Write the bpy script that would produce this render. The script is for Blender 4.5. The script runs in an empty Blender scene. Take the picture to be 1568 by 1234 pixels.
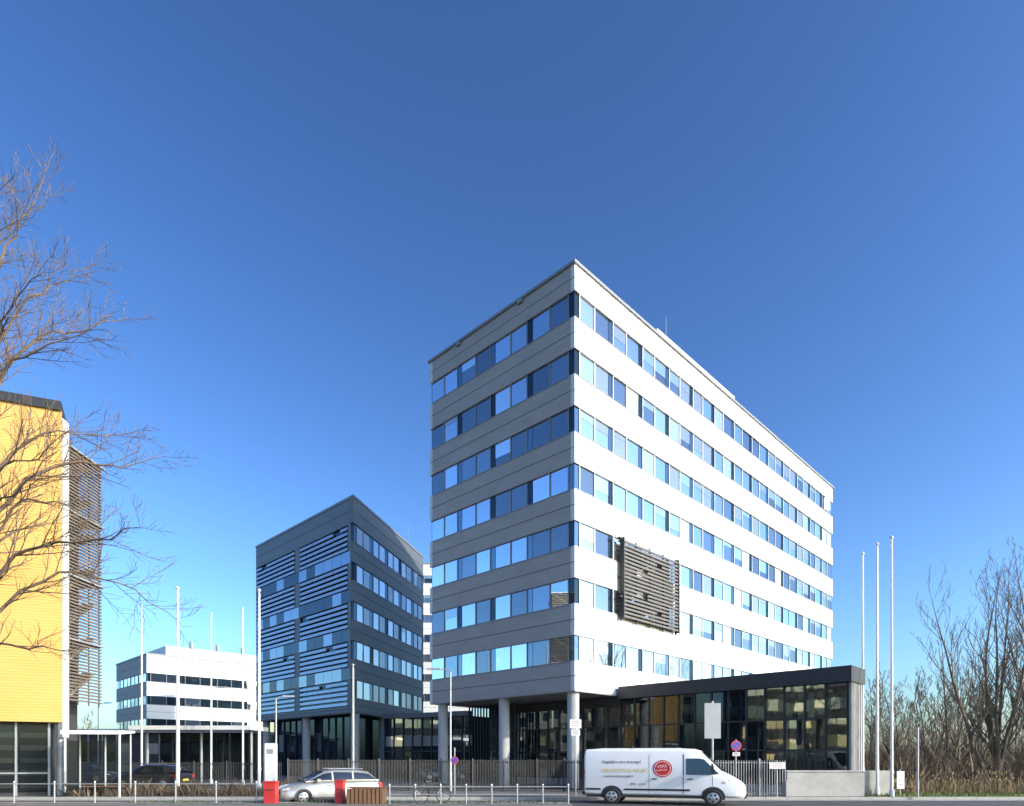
import bpy, bmesh, math, random
from mathutils import Vector, Matrix
import numpy as np
R = random.Random(7)
SC = bpy.context.scene

# ------------------------------------------------------------------ materials
def newmat(name):
    m = bpy.data.materials.new(name); m.use_nodes = True
    nt = m.node_tree; nt.nodes.clear()
    out = nt.nodes.new('ShaderNodeOutputMaterial')
    return m, nt, out

def pmat(name, col, rough=0.6, metal=0.0, var=0.0, scale=3.0, bump=0.0, bscale=40.0, ior=1.5, stretch=(1,1,1), col2=None, coat=0.0):
    m, nt, out = newmat(name)
    b = nt.nodes.new('ShaderNodeBsdfPrincipled')
    b.inputs['Base Color'].default_value = (*col, 1)
    b.inputs['Roughness'].default_value = rough
    b.inputs['Metallic'].default_value = metal
    b.inputs['IOR'].default_value = ior
    b.inputs['Coat Weight'].default_value = coat
    nt.links.new(b.outputs[0], out.inputs[0])
    if var > 0 or bump > 0 or col2:
        tc = nt.nodes.new('ShaderNodeTexCoord')
        mp = nt.nodes.new('ShaderNodeMapping'); mp.inputs['Scale'].default_value = stretch
        nt.links.new(tc.outputs['Object'], mp.inputs[0])
    if var > 0 or col2:
        n = nt.nodes.new('ShaderNodeTexNoise'); n.inputs['Scale'].default_value = scale
        n.inputs['Detail'].default_value = 6; n.inputs['Roughness'].default_value = 0.6
        nt.links.new(mp.outputs[0], n.inputs['Vector'])
        r = nt.nodes.new('ShaderNodeValToRGB')
        if col2 is None:
            c1 = tuple(max(0, c*(1-var)) for c in col); c2 = tuple(min(1, c*(1+var)) for c in col)
        else:
            c1, c2 = col, col2
        r.color_ramp.elements[0].position = 0.3; r.color_ramp.elements[1].position = 0.7
        r.color_ramp.elements[0].color = (*c1, 1); r.color_ramp.elements[1].color = (*c2, 1)
        nt.links.new(n.outputs['Fac'], r.inputs[0]); nt.links.new(r.outputs[0], b.inputs['Base Color'])
    if bump > 0:
        n2 = nt.nodes.new('ShaderNodeTexNoise'); n2.inputs['Scale'].default_value = bscale
        nt.links.new(mp.outputs[0], n2.inputs['Vector'])
        bp = nt.nodes.new('ShaderNodeBump'); bp.inputs['Strength'].default_value = bump
        bp.inputs['Distance'].default_value = 0.02
        nt.links.new(n2.outputs['Fac'], bp.inputs['Height']); nt.links.new(bp.outputs[0], b.inputs['Normal'])
    return m

def glassmat(name, base, tint, refl, rough=0.02, transp=0.0, wob=0.0, gain=0.45):
    m, nt, out = newmat(name)
    d = nt.nodes.new('ShaderNodeBsdfDiffuse'); d.inputs[0].default_value = (*base, 1)
    g = nt.nodes.new('ShaderNodeBsdfGlossy'); g.inputs[0].default_value = (*tint, 1); g.inputs['Roughness'].default_value = rough
    lw = nt.nodes.new('ShaderNodeLayerWeight'); lw.inputs[0].default_value = 0.35
    mr = nt.nodes.new('ShaderNodeMapRange'); mr.inputs[3].default_value = refl; mr.inputs[4].default_value = min(1, refl+gain)
    nt.links.new(lw.outputs['Fresnel'], mr.inputs[0])
    base_out = d.outputs[0]
    if transp > 0:
        t = nt.nodes.new('ShaderNodeBsdfTransparent'); t.inputs[0].default_value = (0.75, 0.82, 0.82, 1)
        mx0 = nt.nodes.new('ShaderNodeMixShader'); mx0.inputs[0].default_value = transp
        nt.links.new(d.outputs[0], mx0.inputs[1]); nt.links.new(t.outputs[0], mx0.inputs[2]); base_out = mx0.outputs[0]
    mx = nt.nodes.new('ShaderNodeMixShader')
    nt.links.new(mr.outputs[0], mx.inputs[0]); nt.links.new(base_out, mx.inputs[1]); nt.links.new(g.outputs[0], mx.inputs[2])
    nt.links.new(mx.outputs[0], out.inputs[0])
    if wob > 0:
        tc = nt.nodes.new('ShaderNodeTexCoord'); n2 = nt.nodes.new('ShaderNodeTexNoise'); n2.inputs['Scale'].default_value = 0.7
        nt.links.new(tc.outputs['Object'], n2.inputs['Vector'])
        bp = nt.nodes.new('ShaderNodeBump'); bp.inputs['Strength'].default_value = wob; bp.inputs['Distance'].default_value = 0.02
        nt.links.new(n2.outputs['Fac'], bp.inputs['Height']); nt.links.new(bp.outputs[0], g.inputs['Normal'])
    return m

M = {}
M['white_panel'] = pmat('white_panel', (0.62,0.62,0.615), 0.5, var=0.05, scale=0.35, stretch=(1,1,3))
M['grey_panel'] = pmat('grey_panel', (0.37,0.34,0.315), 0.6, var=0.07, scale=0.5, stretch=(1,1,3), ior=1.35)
M['slate_panel'] = pmat('slate_panel', (0.15,0.16,0.17), 0.5, var=0.1, scale=0.5)
M['dark'] = pmat('dark_metal', (0.025,0.027,0.03), 0.5, var=0.2)
M['joint'] = pmat('joint_dark', (0.035,0.037,0.04), 0.8)
M['seam'] = pmat('seam_grey', (0.12,0.12,0.125), 0.8)
M['frame'] = pmat('frame_grey', (0.22,0.23,0.25), 0.4)
M['framelight'] = pmat('frame_light', (0.6,0.62,0.64), 0.4)
M['gdark'] = glassmat('glass_dark', (0.01,0.018,0.025), (0.6,0.8,0.95), 0.06, wob=0.1, gain=.25)
M['gblue'] = glassmat('glass_blue', (0.02,0.03,0.045), (0.80,0.90,1.0), 0.34, wob=0.12)
M['gblue2'] = glassmat('glass_blue_b', (0.025,0.035,0.05), (0.80,0.90,1.0), 0.23, wob=0.12)
M['gpale'] = glassmat('glass_pale', (0.15,0.16,0.17), (0.9,0.95,1.0), 0.40, wob=0.12)
M['gblind'] = glassmat('glass_blind', (0.36,0.38,0.39), (0.9,0.95,1.0), 0.28, wob=0.12)
M['gteal'] = glassmat('glass_ground', (0.010,0.013,0.014), (0.68,0.76,0.78), 0.06, transp=0.4, wob=0.1, gain=.3)
M['gcurtain'] = glassmat('glass_curtain_wall', (0.02,0.027,0.034), (0.75,0.87,1.0), 0.08, wob=0.1, gain=.25)
M['slat'] = glassmat('slat_reflective', (0.27,0.30,0.33), (0.85,0.92,1.0), 0.24, rough=0.25, gain=.35)
M['concrete'] = pmat('concrete', (0.36,0.35,0.33), 0.85, var=0.15, scale=1.5, bump=0.2)
M['column'] = pmat('column_concrete', (0.45,0.45,0.44), 0.7, var=0.08, scale=1.5)
M['asphalt'] = pmat('asphalt', (0.06,0.06,0.062), 0.9, var=0.2, scale=0.6, bump=0.5, bscale=60)
M['paving'] = pmat('paving', (0.15,0.14,0.13), 0.9, var=0.2, scale=1.2, bump=0.3)
M['kerb'] = pmat('kerb_stone', (0.36,0.35,0.33), 0.85, var=0.1)
M['paint'] = pmat('road_paint', (0.7,0.7,0.68), 0.7, var=0.12, scale=8)
M['grass'] = pmat('grass', (0.05,0.09,0.02), 0.95, scale=0.8, col2=(0.15,0.17,0.045), bump=0.6, bscale=15)
M['soil'] = pmat('ground_soil', (0.07,0.058,0.04), 0.95, scale=0.15, col2=(0.08,0.085,0.035), bump=0.4, bscale=6)
M['polewhite'] = pmat('pole_white', (0.72,0.72,0.72), 0.4, var=0.03)
M['polegrey'] = pmat('pole_galvanised', (0.34,0.35,0.36), 0.45, metal=0.3, var=0.08)
M['bark'] = pmat('bark', (0.09,0.068,0.05), 0.9, scale=3, col2=(0.21,0.145,0.10))
M['barkg'] = pmat('bark_grey', (0.10,0.078,0.058), 0.9, scale=0.6, col2=(0.20,0.155,0.115))
M['carwhite'] = pmat('van_paint_white', (0.76,0.76,0.76), 0.3, coat=0.6, var=0.03, scale=1.0)
M['carsilver'] = pmat('car_paint_silver', (0.34,0.34,0.32), 0.35, metal=0.5, coat=0.6)
M['carblue'] = pmat('car_paint_blue', (0.02,0.035,0.09), 0.3, metal=0.3, coat=0.8)
M['carblack'] = pmat('car_paint_black', (0.02,0.022,0.026), 0.3, metal=0.2, coat=0.8)
M['carglass'] = glassmat('car_glass', (0.012,0.014,0.016), (0.9,0.95,1.0), 0.10, gain=.35)
M['rubber'] = pmat('rubber', (0.02,0.02,0.02), 0.85)
M['plastic'] = pmat('black_plastic', (0.03,0.03,0.032), 0.6)
M['alu'] = pmat('wheel_alloy', (0.5,0.5,0.5), 0.35, metal=0.7)
M['lens'] = pmat('lamp_lens', (0.6,0.62,0.64), 0.1, coat=1.0)
M['red'] = pmat('red_paint', (0.45,0.03,0.03), 0.5, var=0.08)
M['signred'] = pmat('sign_red', (0.6,0.02,0.02), 0.5)
M['signblue'] = pmat('sign_blue', (0.02,0.08,0.4), 0.5)
M['signwhite'] = pmat('sign_white', (0.72,0.72,0.72), 0.5)
M['yellowtxt'] = pmat('decal_yellow', (0.7,0.5,0.08), 0.5)
M['orange'] = pmat('lamp_orange', (0.8,0.25,0.02), 0.3)
M['taill'] = pmat('tail_light', (0.5,0.02,0.02), 0.25, coat=1)
M['rust'] = pmat('wood_brown', (0.16,0.085,0.045), 0.8, var=0.2)
M['screen'] = pmat('screen_bronze', (0.15,0.12,0.10), 0.6, var=0.2, scale=1.2)
M['slatgrey'] = pmat('sun_screen_slats', (0.10,0.09,0.08), 0.5, var=0.2, scale=1.2)
M['interior'] = pmat('interior_beige', (0.25,0.245,0.225), 0.8, var=0.2, scale=0.6)
M['reed'] = pmat('reed', (0.17,0.12,0.06), 0.9, scale=0.5, col2=(0.34,0.25,0.14))
M['shrub'] = pmat('shrub_twigs', (0.06,0.045,0.03), 0.9, scale=0.3, col2=(0.14,0.10,0.065))
M['brick'] = pmat('render_grey', (0.12,0.115,0.105), 0.9, var=0.15)

def yellow():
    m, nt, out = newmat('yellow_cladding')
    b = nt.nodes.new('ShaderNodeBsdfPrincipled'); b.inputs['Roughness'].default_value = 0.6
    tc = nt.nodes.new('ShaderNodeTexCoord')
    w = nt.nodes.new('ShaderNodeTexWave'); w.bands_direction = 'Z'; w.inputs['Scale'].default_value = 2.2; w.inputs['Distortion'].default_value = 0
    nt.links.new(tc.outputs['Object'], w.inputs['Vector'])
    n = nt.nodes.new('ShaderNodeTexNoise'); n.inputs['Scale'].default_value = 0.5; n.inputs['Detail'].default_value=5
    nt.links.new(tc.outputs['Object'], n.inputs['Vector'])
    r = nt.nodes.new('ShaderNodeValToRGB')
    r.color_ramp.elements[0].color = (0.50,0.265,0.062,1); r.color_ramp.elements[1].color = (0.64,0.37,0.105,1)
    a = nt.nodes.new('ShaderNodeMath'); a.operation = 'MULTIPLY_ADD'; a.inputs[1].default_value = 0.4
    nt.links.new(w.outputs['Fac'], a.inputs[0]); nt.links.new(n.outputs['Fac'], a.inputs[2])
    nt.links.new(a.outputs[0], r.inputs[0]); nt.links.new(r.outputs[0], b.inputs['Base Color'])
    bp = nt.nodes.new('ShaderNodeBump'); bp.inputs['Strength'].default_value = 0.4; bp.inputs['Distance'].default_value = 0.02
    nt.links.new(w.outputs['Fac'], bp.inputs['Height']); nt.links.new(bp.outputs[0], b.inputs['Normal'])
    nt.links.new(b.outputs[0], out.inputs[0]); return m
M['yellow'] = yellow()

# ------------------------------------------------------------------ mesh builder
class MB:
    def __init__(s): s.V=[]; s.F=[]; s.I=[]; s.mats=[]
    def mi(s, m):
        m = M[m]
        if m not in s.mats: s.mats.append(m)
        return s.mats.index(m)
    def poly(s, pts, m):
        k=len(s.V); s.V += [tuple(p) for p in pts]; s.F.append(tuple(range(k,k+len(pts)))); s.I.append(s.mi(m))
    def hexa(s, c, m):
        k=len(s.V); s.V += [tuple(p) for p in c]; i=s.mi(m)
        for f in ((0,3,2,1),(4,5,6,7),(0,1,5,4),(1,2,6,5),(2,3,7,6),(3,0,4,7)):
            s.F.append(tuple(k+j for j in f)); s.I.append(i)
    def box(s, x0,x1,y0,y1,z0,z1,m):
        s.hexa([(x0,y0,z0),(x1,y0,z0),(x1,y1,z0),(x0,y1,z0),(x0,y0,z1),(x1,y0,z1),(x1,y1,z1),(x0,y1,z1)], m)
    def prism(s, poly, z0, z1, m):
        k=len(s.V); n=len(poly); i=s.mi(m)
        s.V += [(p[0],p[1],z0) for p in poly] + [(p[0],p[1],z1) for p in poly]
        s.F.append(tuple(range(k+n-1,k-1,-1))); s.I.append(i)
        s.F.append(tuple(range(k+n,k+2*n))); s.I.append(i)
        for j in range(n):
            a=k+j; b=k+(j+1)%n; s.F.append((a,b,b+n,a+n)); s.I.append(i)
    def tube(s, pts, rad, n, m, caps=True):
        i=s.mi(m); k=len(s.V); L=len(pts); pts=[Vector(p) for p in pts]
        for j,p in enumerate(pts):
            d=(pts[min(j+1,L-1)]-pts[max(j-1,0)])
            if d.length<1e-9: d=Vector((0,0,1))
            d.normalize()
            a=d.cross(Vector((0.13,0.91,0.2)) if abs(d.z)>0.9 else Vector((0,0,1))).normalized(); b=d.cross(a)
            for q in range(n):
                t=2*math.pi*q/n; v=p+(a*math.cos(t)+b*math.sin(t))*rad[j]; s.V.append((v.x,v.y,v.z))
        for j in range(L-1):
            for q in range(n):
                a=k+j*n+q; b=k+j*n+(q+1)%n; s.F.append((a,b,b+n,a+n)); s.I.append(i)
        if caps:
            s.F.append(tuple(k+q for q in range(n))); s.I.append(i)
            s.F.append(tuple(k+(L-1)*n+q for q in range(n))); s.I.append(i)
    def build(s, name, parent=None, smooth=None, bevel=0, recalc=True, xf=None):
        me=bpy.data.meshes.new(name); me.from_pydata(s.V,[],s.F)
        for mt in s.mats: me.materials.append(mt)
        me.polygons.foreach_set('material_index', s.I)
        if recalc:
            bm=bmesh.new(); bm.from_mesh(me); bmesh.ops.recalc_face_normals(bm, faces=bm.faces); bm.to_mesh(me); bm.free()
        if smooth is not None:
            me.polygons.foreach_set('use_smooth',[True]*len(me.polygons))
            me.set_sharp_from_angle(angle=math.radians(smooth))
        me.update()
        ob=bpy.data.objects.new(name, me); SC.collection.objects.link(ob)
        if parent: ob.parent=parent
        if xf is not None: ob.matrix_world=xf
        if bevel:
            b=ob.modifiers.new('bevel','BEVEL'); b.width=bevel; b.segments=2; b.limit_method='ANGLE'; b.angle_limit=math.radians(35)
        return ob

def empty(name, xf=None):
    e=bpy.data.objects.new(name,None); SC.collection.objects.link(e)
    if xf is not None: e.matrix_world=xf
    return e

class Wall:
    def __init__(s,O,d,n): s.O=Vector((O[0],O[1],0)); s.d=Vector((d[0],d[1],0)).normalized(); s.n=Vector((n[0],n[1],0)).normalized()
    def p(s,a,o,z): q=s.O+s.d*a+s.n*o; return (q.x,q.y,z)
    def box(s,mb,a0,a1,o0,o1,z0,z1,m):
        mb.hexa([s.p(a0,o0,z0),s.p(a1,o0,z0),s.p(a1,o1,z0),s.p(a0,o1,z0),s.p(a0,o0,z1),s.p(a1,o0,z1),s.p(a1,o1,z1),s.p(a0,o1,z1)],m)
    def pane(s,mb,a0,a1,o,z0,z1,m,tilt=0.006):
        tx=R.uniform(-tilt,tilt); tz=R.uniform(-tilt,tilt); ca=(a0+a1)/2; cz=(z0+z1)/2
        f=lambda a,z: s.p(a,o+(a-ca)*tx+(z-cz)*tz,z)
        mb.poly([f(a0,z0),f(a1,z0),f(a1,z1),f(a0,z1)],m)

def facade(mbp, mbw, W, L, tops, wh, zbot, ztop, nmod, panel, inset0, inset1, glass, dark='gdark', dw=0.45, frame='frame', th=0.3, panes=2, blindp=.25):
    zs=[]; hi=ztop
    for t in tops:
        zs.append((t,hi)); hi=t-wh
    zs.append((zbot,hi))
    for (a,b) in zs:
        mid=(a+b)/2
        W.box(mbp,inset0,L-inset1,-th,0,a,mid-0.022,panel)
        W.box(mbp,inset0,L-inset1,-th,0,mid+0.022,b,panel)
        W.box(mbp,inset0+.02,L-inset1-.02,-th,-0.03,mid-0.022,mid+0.022,'seam')
        if b<ztop: W.box(mbp,inset0+.05,L-inset1-.05,0.001,.035,b-.035,b-.003,'frame')
    for t in tops:
        z0=t-wh; z1=t
        mod=(L-0.2)/nmod
        W.box(mbw,0.1,L-0.1,-0.16,-0.03,z0,z0+0.05,frame)
        for k in range(nmod):
            a=0.1+k*mod
            W.pane(mbw,a,a+dw,-0.1,z0+.05,z1,dark)
            pw=(mod-dw)/panes
            for q in range(panes):
                c=a+dw+q*pw
                g=R.choices(glass[0],glass[1])[0]
                W.pane(mbw,c+.03,c+pw-.03,-0.11,z0+.05,z1,g)
                if g!='gblind' and R.random()<blindp:
                    hz=R.uniform(.2,.75)*wh
                    W.pane(mbw,c+.03,c+pw-.03,-0.098,z1-hz,z1,'gpale',0)
                W.box(mbw,c-.03,c+.03,-0.16,-0.05,z0+.05,z1-.002,frame)

U=Vector((0.7002,0.7140,0)); V_=Vector((-0.7140,0.7002,0))
A=Vector((3.705,37.9,0))
def uv(a,b,z=0): q=A+U*a+V_*b; return Vector((q.x,q.y,z))

# ------------------------------------------------------------------ main office building
root=empty('office_building')
clad=MB(); win=MB()
LU,LV=44.4,13.7
tops=[29.67-3.4*i for i in range(7)]
WR=Wall(A,U,-V_); WL=Wall(A,V_,-U); WB=Wall(uv(0,LV),U,V_); WE=Wall(uv(LU,0),V_,U)
gR=(['gblue','gblue2','gpale','gblind'],[4,2,3,1.2]); gL=(['gblue','gblue2','gpale'],[5,6,.5])
facade(clad,win,WR,LU,tops,1.55,6.0,31.2,13,'white_panel',0,0,gR,frame='framelight',blindp=.35)
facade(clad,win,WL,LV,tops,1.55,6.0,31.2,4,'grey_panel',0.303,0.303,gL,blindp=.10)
facade(clad,win,WB,LU,tops,1.55,6.0,31.2,13,'white_panel',0,0,gR)
facade(clad,win,WE,LV,tops,1.55,6.0,31.2,4,'white_panel',0.303,0.303,gL)
clad.prism([uv(.35,.35),uv(LU-.35,.35),uv(LU-.35,LV-.35),uv(.35,LV-.35)],6.05,31.1,'joint')
clad.prism([uv(.02,.02),uv(LU-.02,.02),uv(LU-.02,LV-.02),uv(.02,LV-.02)],5.93,5.995,'grey_panel')
clad.prism([uv(-.12,-.12),uv(LU+.12,-.12),uv(LU+.12,LV+.12),uv(-.12,LV+.12)],31.205,31.37,'frame')
for W_,n_,L_ in ((WL,4,LV),(WR,13,LU)):
    for k in range(1,n_):
        a=.1+k*(L_-.2)/n_
        for i in range(8):
            hi=31.2 if i==0 else tops[i-1]-1.55
            lo=tops[i] if i<7 else 6.0
            W_.box(clad,a-.008,a+.008,.0005,.002,lo+.01,hi-.05,'frame')
clad.build('facade_cladding',root)
win.build('windows',root)
rf=MB()
rf.prism([uv(9.6,.35),uv(21.6,.35),uv(21.6,9),uv(9.6,9)],31.375,32.15,'white_panel')
rf.tube([uv(12.2,1.2,32.1),uv(12.2,1.2,34.6)],[.03,.02],6,'polegrey')
for k in (1,3): WL.box(rf,1.2+k*3,1.6+k*3,.0,.14,31.0,31.2,'frame')
rf.build('rooftop_plant',root)
gf=MB()
for (a,b) in [(.6,.6),(.6,6.5),(.6,12.9),(7.5,.6),(14,.6),(21,.6),(28,.6),(35,.6),(43.5,.6)]:
    gf.tube([uv(a,b,0.0),uv(a,b,5.93)],[.36,.36],20,'column')
gf.prism([uv(8.5,3),uv(LU-.5,3),uv(LU-.5,13.2),uv(8.5,13.2)],0,5.92,'gdark')
W=Wall(uv(8.5,3),U,-V_)
for k in range(30): W.box(gf,k*1.2,k*1.2+.08,0.003,.08,0,5.92,'dark')
W=Wall(uv(5.6,3),V_,-U)
gf.prism([uv(5.6,3.01),uv(8.48,3.01),uv(8.48,13.2),uv(5.6,13.2)],0,5.92,'joint')
for k in range(10):
    a=k*1.02
    W.pane(gf,a+.06,a+.98,.05,.2,2.6,'gdark',.01); W.pane(gf,a+.06,a+.98,.05,2.7,5.0,R.choice(['gdark','gteal','gdark']),.01)
    W.box(gf,a-.04,a+.04,0.003,.12,0,5.9,'dark')
W=Wall(uv(3.2,8),V_,-U)
for k in range(16): W.box(gf,k*.32,k*.32+.08,0,.1,.1,5.9,'joint')
gf.build('ground_floor',root,smooth=40)
lv=MB()
WS=Wall(uv(4.45,-.32),U,-V_); SW=6.75
for k in range(20):
    z=10.95+k*.252
    cuts=[(0.05,SW-.05)]
    if k in (6,7,13): cuts=[(0.05,2.2),(2.75,SW-.05)]
    if k in (3,16): cuts=[(0.05,3.9),(4.5,SW-.05)]
    for c in cuts:
        lv.hexa([WS.p(c[0],-.08,z+.06),WS.p(c[1],-.08,z+.06),WS.p(c[1],.10,z),WS.p(c[0],.10,z),WS.p(c[0],-.08,z+.20),WS.p(c[1],-.08,z+.20),WS.p(c[1],.10,z+.14),WS.p(c[0],.10,z+.14)],'slatgrey')
for a in (0,1.7,3.35,5.05,SW):
    WS.box(lv,a-.06,a+.06,-.18,-.09,10.75,16.1,'dark')
for a in (0,SW):
    WS.box(lv,a-.04,a+.04,-.09,.14,10.85,16.05,'dark')
    for z in (11.2,13.5,15.8): WS.box(lv,a-.05,a+.05,-.32,-.18,z,z+.08,'dark')
WS.box(lv,-.35,-.06,-.16,.05,15.9,16.0,'dark'); WS.box(lv,-.3,-.04,-.16,.05,12.2,12.3,'dark')
for z in (15.7,13.4,11.0): WS.box(lv,SW+.05,SW+.45,-.16,-.1,z,z+.1,'dark')
WS.box(lv,SW+.45,SW+.52,-.16,-.1,10.9,15.9,'dark')
lv.build('sun_screen',root)
ow=MB(); ow.hexa([WR.p(41.8,-.05,28.2),WR.p(42.5,.3,28.2),WR.p(42.5,.34,28.2),WR.p(41.8,0,28.2),WR.p(41.8,-.05,29.5),WR.p(42.5,.3,29.5),WR.p(42.5,.34,29.5),WR.p(41.8,0,29.5)],'gdark')
ow.build('open_casement',root)

# ------------------------------------------------------------------ second office building
root2=empty('office_building')
B=Vector((-13.76,55.6,0)); d2=Vector((.2138,.977,0)).normalized(); n2=Vector((.977,-.2138,0)).normalized()
c2=MB(); w2=MB()
WL2=Wall(B,V_,-U); WR2=Wall(B,d2,n2)
Lp=B+V_*19.4; Rp=B+d2*17.4; K=Vector((-22,84,0))
t2=[22.4-3.4*i for i in range(5)]
facade(c2,w2,WR2,17.4,t2,1.6,6.0,24.6,5,'slate_panel',0,0,(['gblind','gpale','gblue'],[5,3,1]),dw=.7)
for i in range(6):
    hi=24.6 if i==0 else t2[i-1]-2.3
    lo=t2[i] if i<5 else 6.0
    mid=(lo+hi)/2
    if i in (0,5):
        WL2.box(c2,.4,19.4,-.3,0,lo,mid-.018,'slate_panel'); WL2.box(c2,.4,19.4,-.3,0,mid+.018,hi,'slate_panel')
    else:
        WL2.box(c2,.4,19.4,-.3,-.05,lo,hi,'slate_panel')
        n=12; st=18.9/n
        for j in range(n): WL2.pane(w2,.45+j*st,.45+(j+1)*st-.04,-.03,lo+.03,hi-.03,'gcurtain')
for t in t2:
    z0=t-2.3
    WL2.pane(w2,.2,19.35,-.2,z0,t,'gdark',0)
    WL2.box(c2,9.7,10.6,-.18,-.02,z0,t,'slate_panel'); WL2.box(c2,.42,.9,-.18,-.02,z0,t,'slate_panel')
    for (a0,a1) in [(.95,9.6),(10.7,19.3)]:
        for k in range(5):
            z=z0+.08+k*.45
            n=7; st=(a1-a0)/n; g0=R.randrange(-9,n)
            for j in range(n):
                tl=R.uniform(-.008,.008)
                if k==4 and j==g0: continue
                w2.hexa([WL2.p(a0+j*st,-.12,z+tl),WL2.p(a0+(j+1)*st-.03,-.12,z+tl),WL2.p(a0+(j+1)*st-.03,.03,z-.0),WL2.p(a0+j*st,.03,z),
                         WL2.p(a0+j*st,-.10,z+.27+tl),WL2.p(a0+(j+1)*st-.03,-.10,z+.27+tl),WL2.p(a0+(j+1)*st-.03,.00,z+.26),WL2.p(a0+j*st,.00,z+.26)],'slat')
cen=(B+Lp+Rp+K)/4
sc=lambda f:[cen+(p-cen)*f for p in (B,Rp,K,Lp)]
c2.prism(sc(.955),6.0,24.5,'joint')
c2.prism(sc(.99),5.9,5.99,'slate_panel')
c2.prism(sc(1.008),24.605,24.80,'frame')
WK=Wall(Rp,(K-Rp),(1,.9)); WK.box(c2,0,(K-Rp).length,-.3,0,6,24.6,'slate_panel')
WK=Wall(Lp,(K-Lp),(-1,.4)); WK.box(c2,0.01,(K-Lp).length,-.3,0,6,24.6,'slate_panel')
c2.tube([(-11.6,72,24.8),(-11.6,72,28.2)],[.03,.02],5,'polegrey')
c2.build('facade_cladding',root2); w2.build('windows',root2)
g2=MB()
for (w,a) in [(WL2,1.0),(WL2,9.8),(WL2,18.6),(WR2,8),(WR2,16.5)]:
    p=Vector(w.p(a,-.8,0)); g2.tube([p,p+Vector((0,0,5.9))],[.38,.38],18,'column')
g2.prism(sc(.8),0,5.88,'gdark')
Wg=Wall(cen+(B-cen)*.8,V_,-U)
for k in range(12): Wg.box(g2,k*1.3,k*1.3+.1,0.003,.1,0,5.88,'joint')
for k in range(6):
    Wg.pane(g2,2.7+k*2.6,3.8+k*2.6,.05,2.6,4.4,R.choice(['interior','gdark']))
g2.build('ground_floor',root2,smooth=40)
lk=MB(); lk.prism([(-11.5,58),(-3.6,53.5),(1.0,60),(-8,66)],0,5.5,'gdark')
W=Wall((-11.5,58),(7.9,-4.5),(-4.5,-7.9))
for k in range(9): 
    W.box(lk,k*1.05,k*1.05+.1,.003,.1,0,5.5,'dark')
    W.pane(lk,k*1.05+.15,k*1.05+1.0,.05,3.0,3.9,R.choice(['interior','gpale','gblue2']),.01)
W.box(lk,-.1,9.2,-.3,.3,5.5,5.9,'slate_panel'); W.box(lk,0,9.1,.003,.08,2.5,2.62,'dark')
lk.build('link_building')

def simple_block(name,O,d,n,LA,LB,tops,wh,ztop,mat,matside,nmod,zb=0.2):
    r=empty(name); c=MB(); w=MB()
    O=Vector(O); d=Vector(d).normalized(); n=Vector(n).normalized()
    W1=Wall(O,d,n); W2=Wall(O,-n,-d)
    facade(c,w,W1,LA,tops,wh,zb,ztop,nmod,mat,0,0,(['gblue2','gdark'],[3,3]),th=.25)
    facade(c,w,W2,LB,tops,wh,zb,ztop,max(2,int(LB/3.4)),matside,.253,0,(['gblue','gblind'],[3,2]),th=.25)
    q=[O+d*.3-n*.3, O+d*(LA-.0)-n*.3, O+d*LA-n*LB, O+d*.3-n*LB]
    c.prism(q,0,ztop-.02,mat)
    c.prism([O-d*.1+n*.1,O+d*(LA+.1)+n*.1,O+d*(LA+.1)-n*(LB+.1),O-d*.1-n*(LB+.1)],ztop+.003,ztop+.2,'frame')
    c.build('walls',r); w.build('windows',r); return r
simple_block('white_tower_block',(-27,110,0),(1,0.05,0),(.05,-1,0),20,14,[33.4-3.4*i for i in range(9)],1.3,35.4,'white_panel','white_panel',6)
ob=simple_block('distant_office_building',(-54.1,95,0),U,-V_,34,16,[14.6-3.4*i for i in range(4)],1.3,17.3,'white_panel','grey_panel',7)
ph=MB(); P0=Vector((-52.5,97.3,0)); ph.prism([P0,P0+U*22,P0+U*22+V_*9,P0+V_*9],17.503,19.0,'white_panel')
for k in range(6):
    p=Vector((-50,100,0))+U*k*4; ph.tube([(p.x,p.y,19),(p.x,p.y,20)],[.3,.3],8,'polegrey')
ph.build('penthouse',ob)
# buildings along the street, outside this view but seen in the glazing
simple_block('street_building',(-44,-38,0),(0,1,0),(1,0,0),50,14,[12.6-3.2*i for i in range(4)],1.7,14.4,'brick','brick',14)
simple_block('street_building',(-96,-20,0),(1,0,0),(0,1,0),36,14,[9.6-3.2*i for i in range(3)],1.7,11.5,'interior','interior',10)
simple_block('street_building',(-72,14,0),(0,1,0),(1,0,0),52,14,[12.6-3.2*i for i in range(4)],1.7,14.4,'brick','brick',14)  # unseen block added to keep bright horizon out of ground-floor glass reflections

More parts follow.
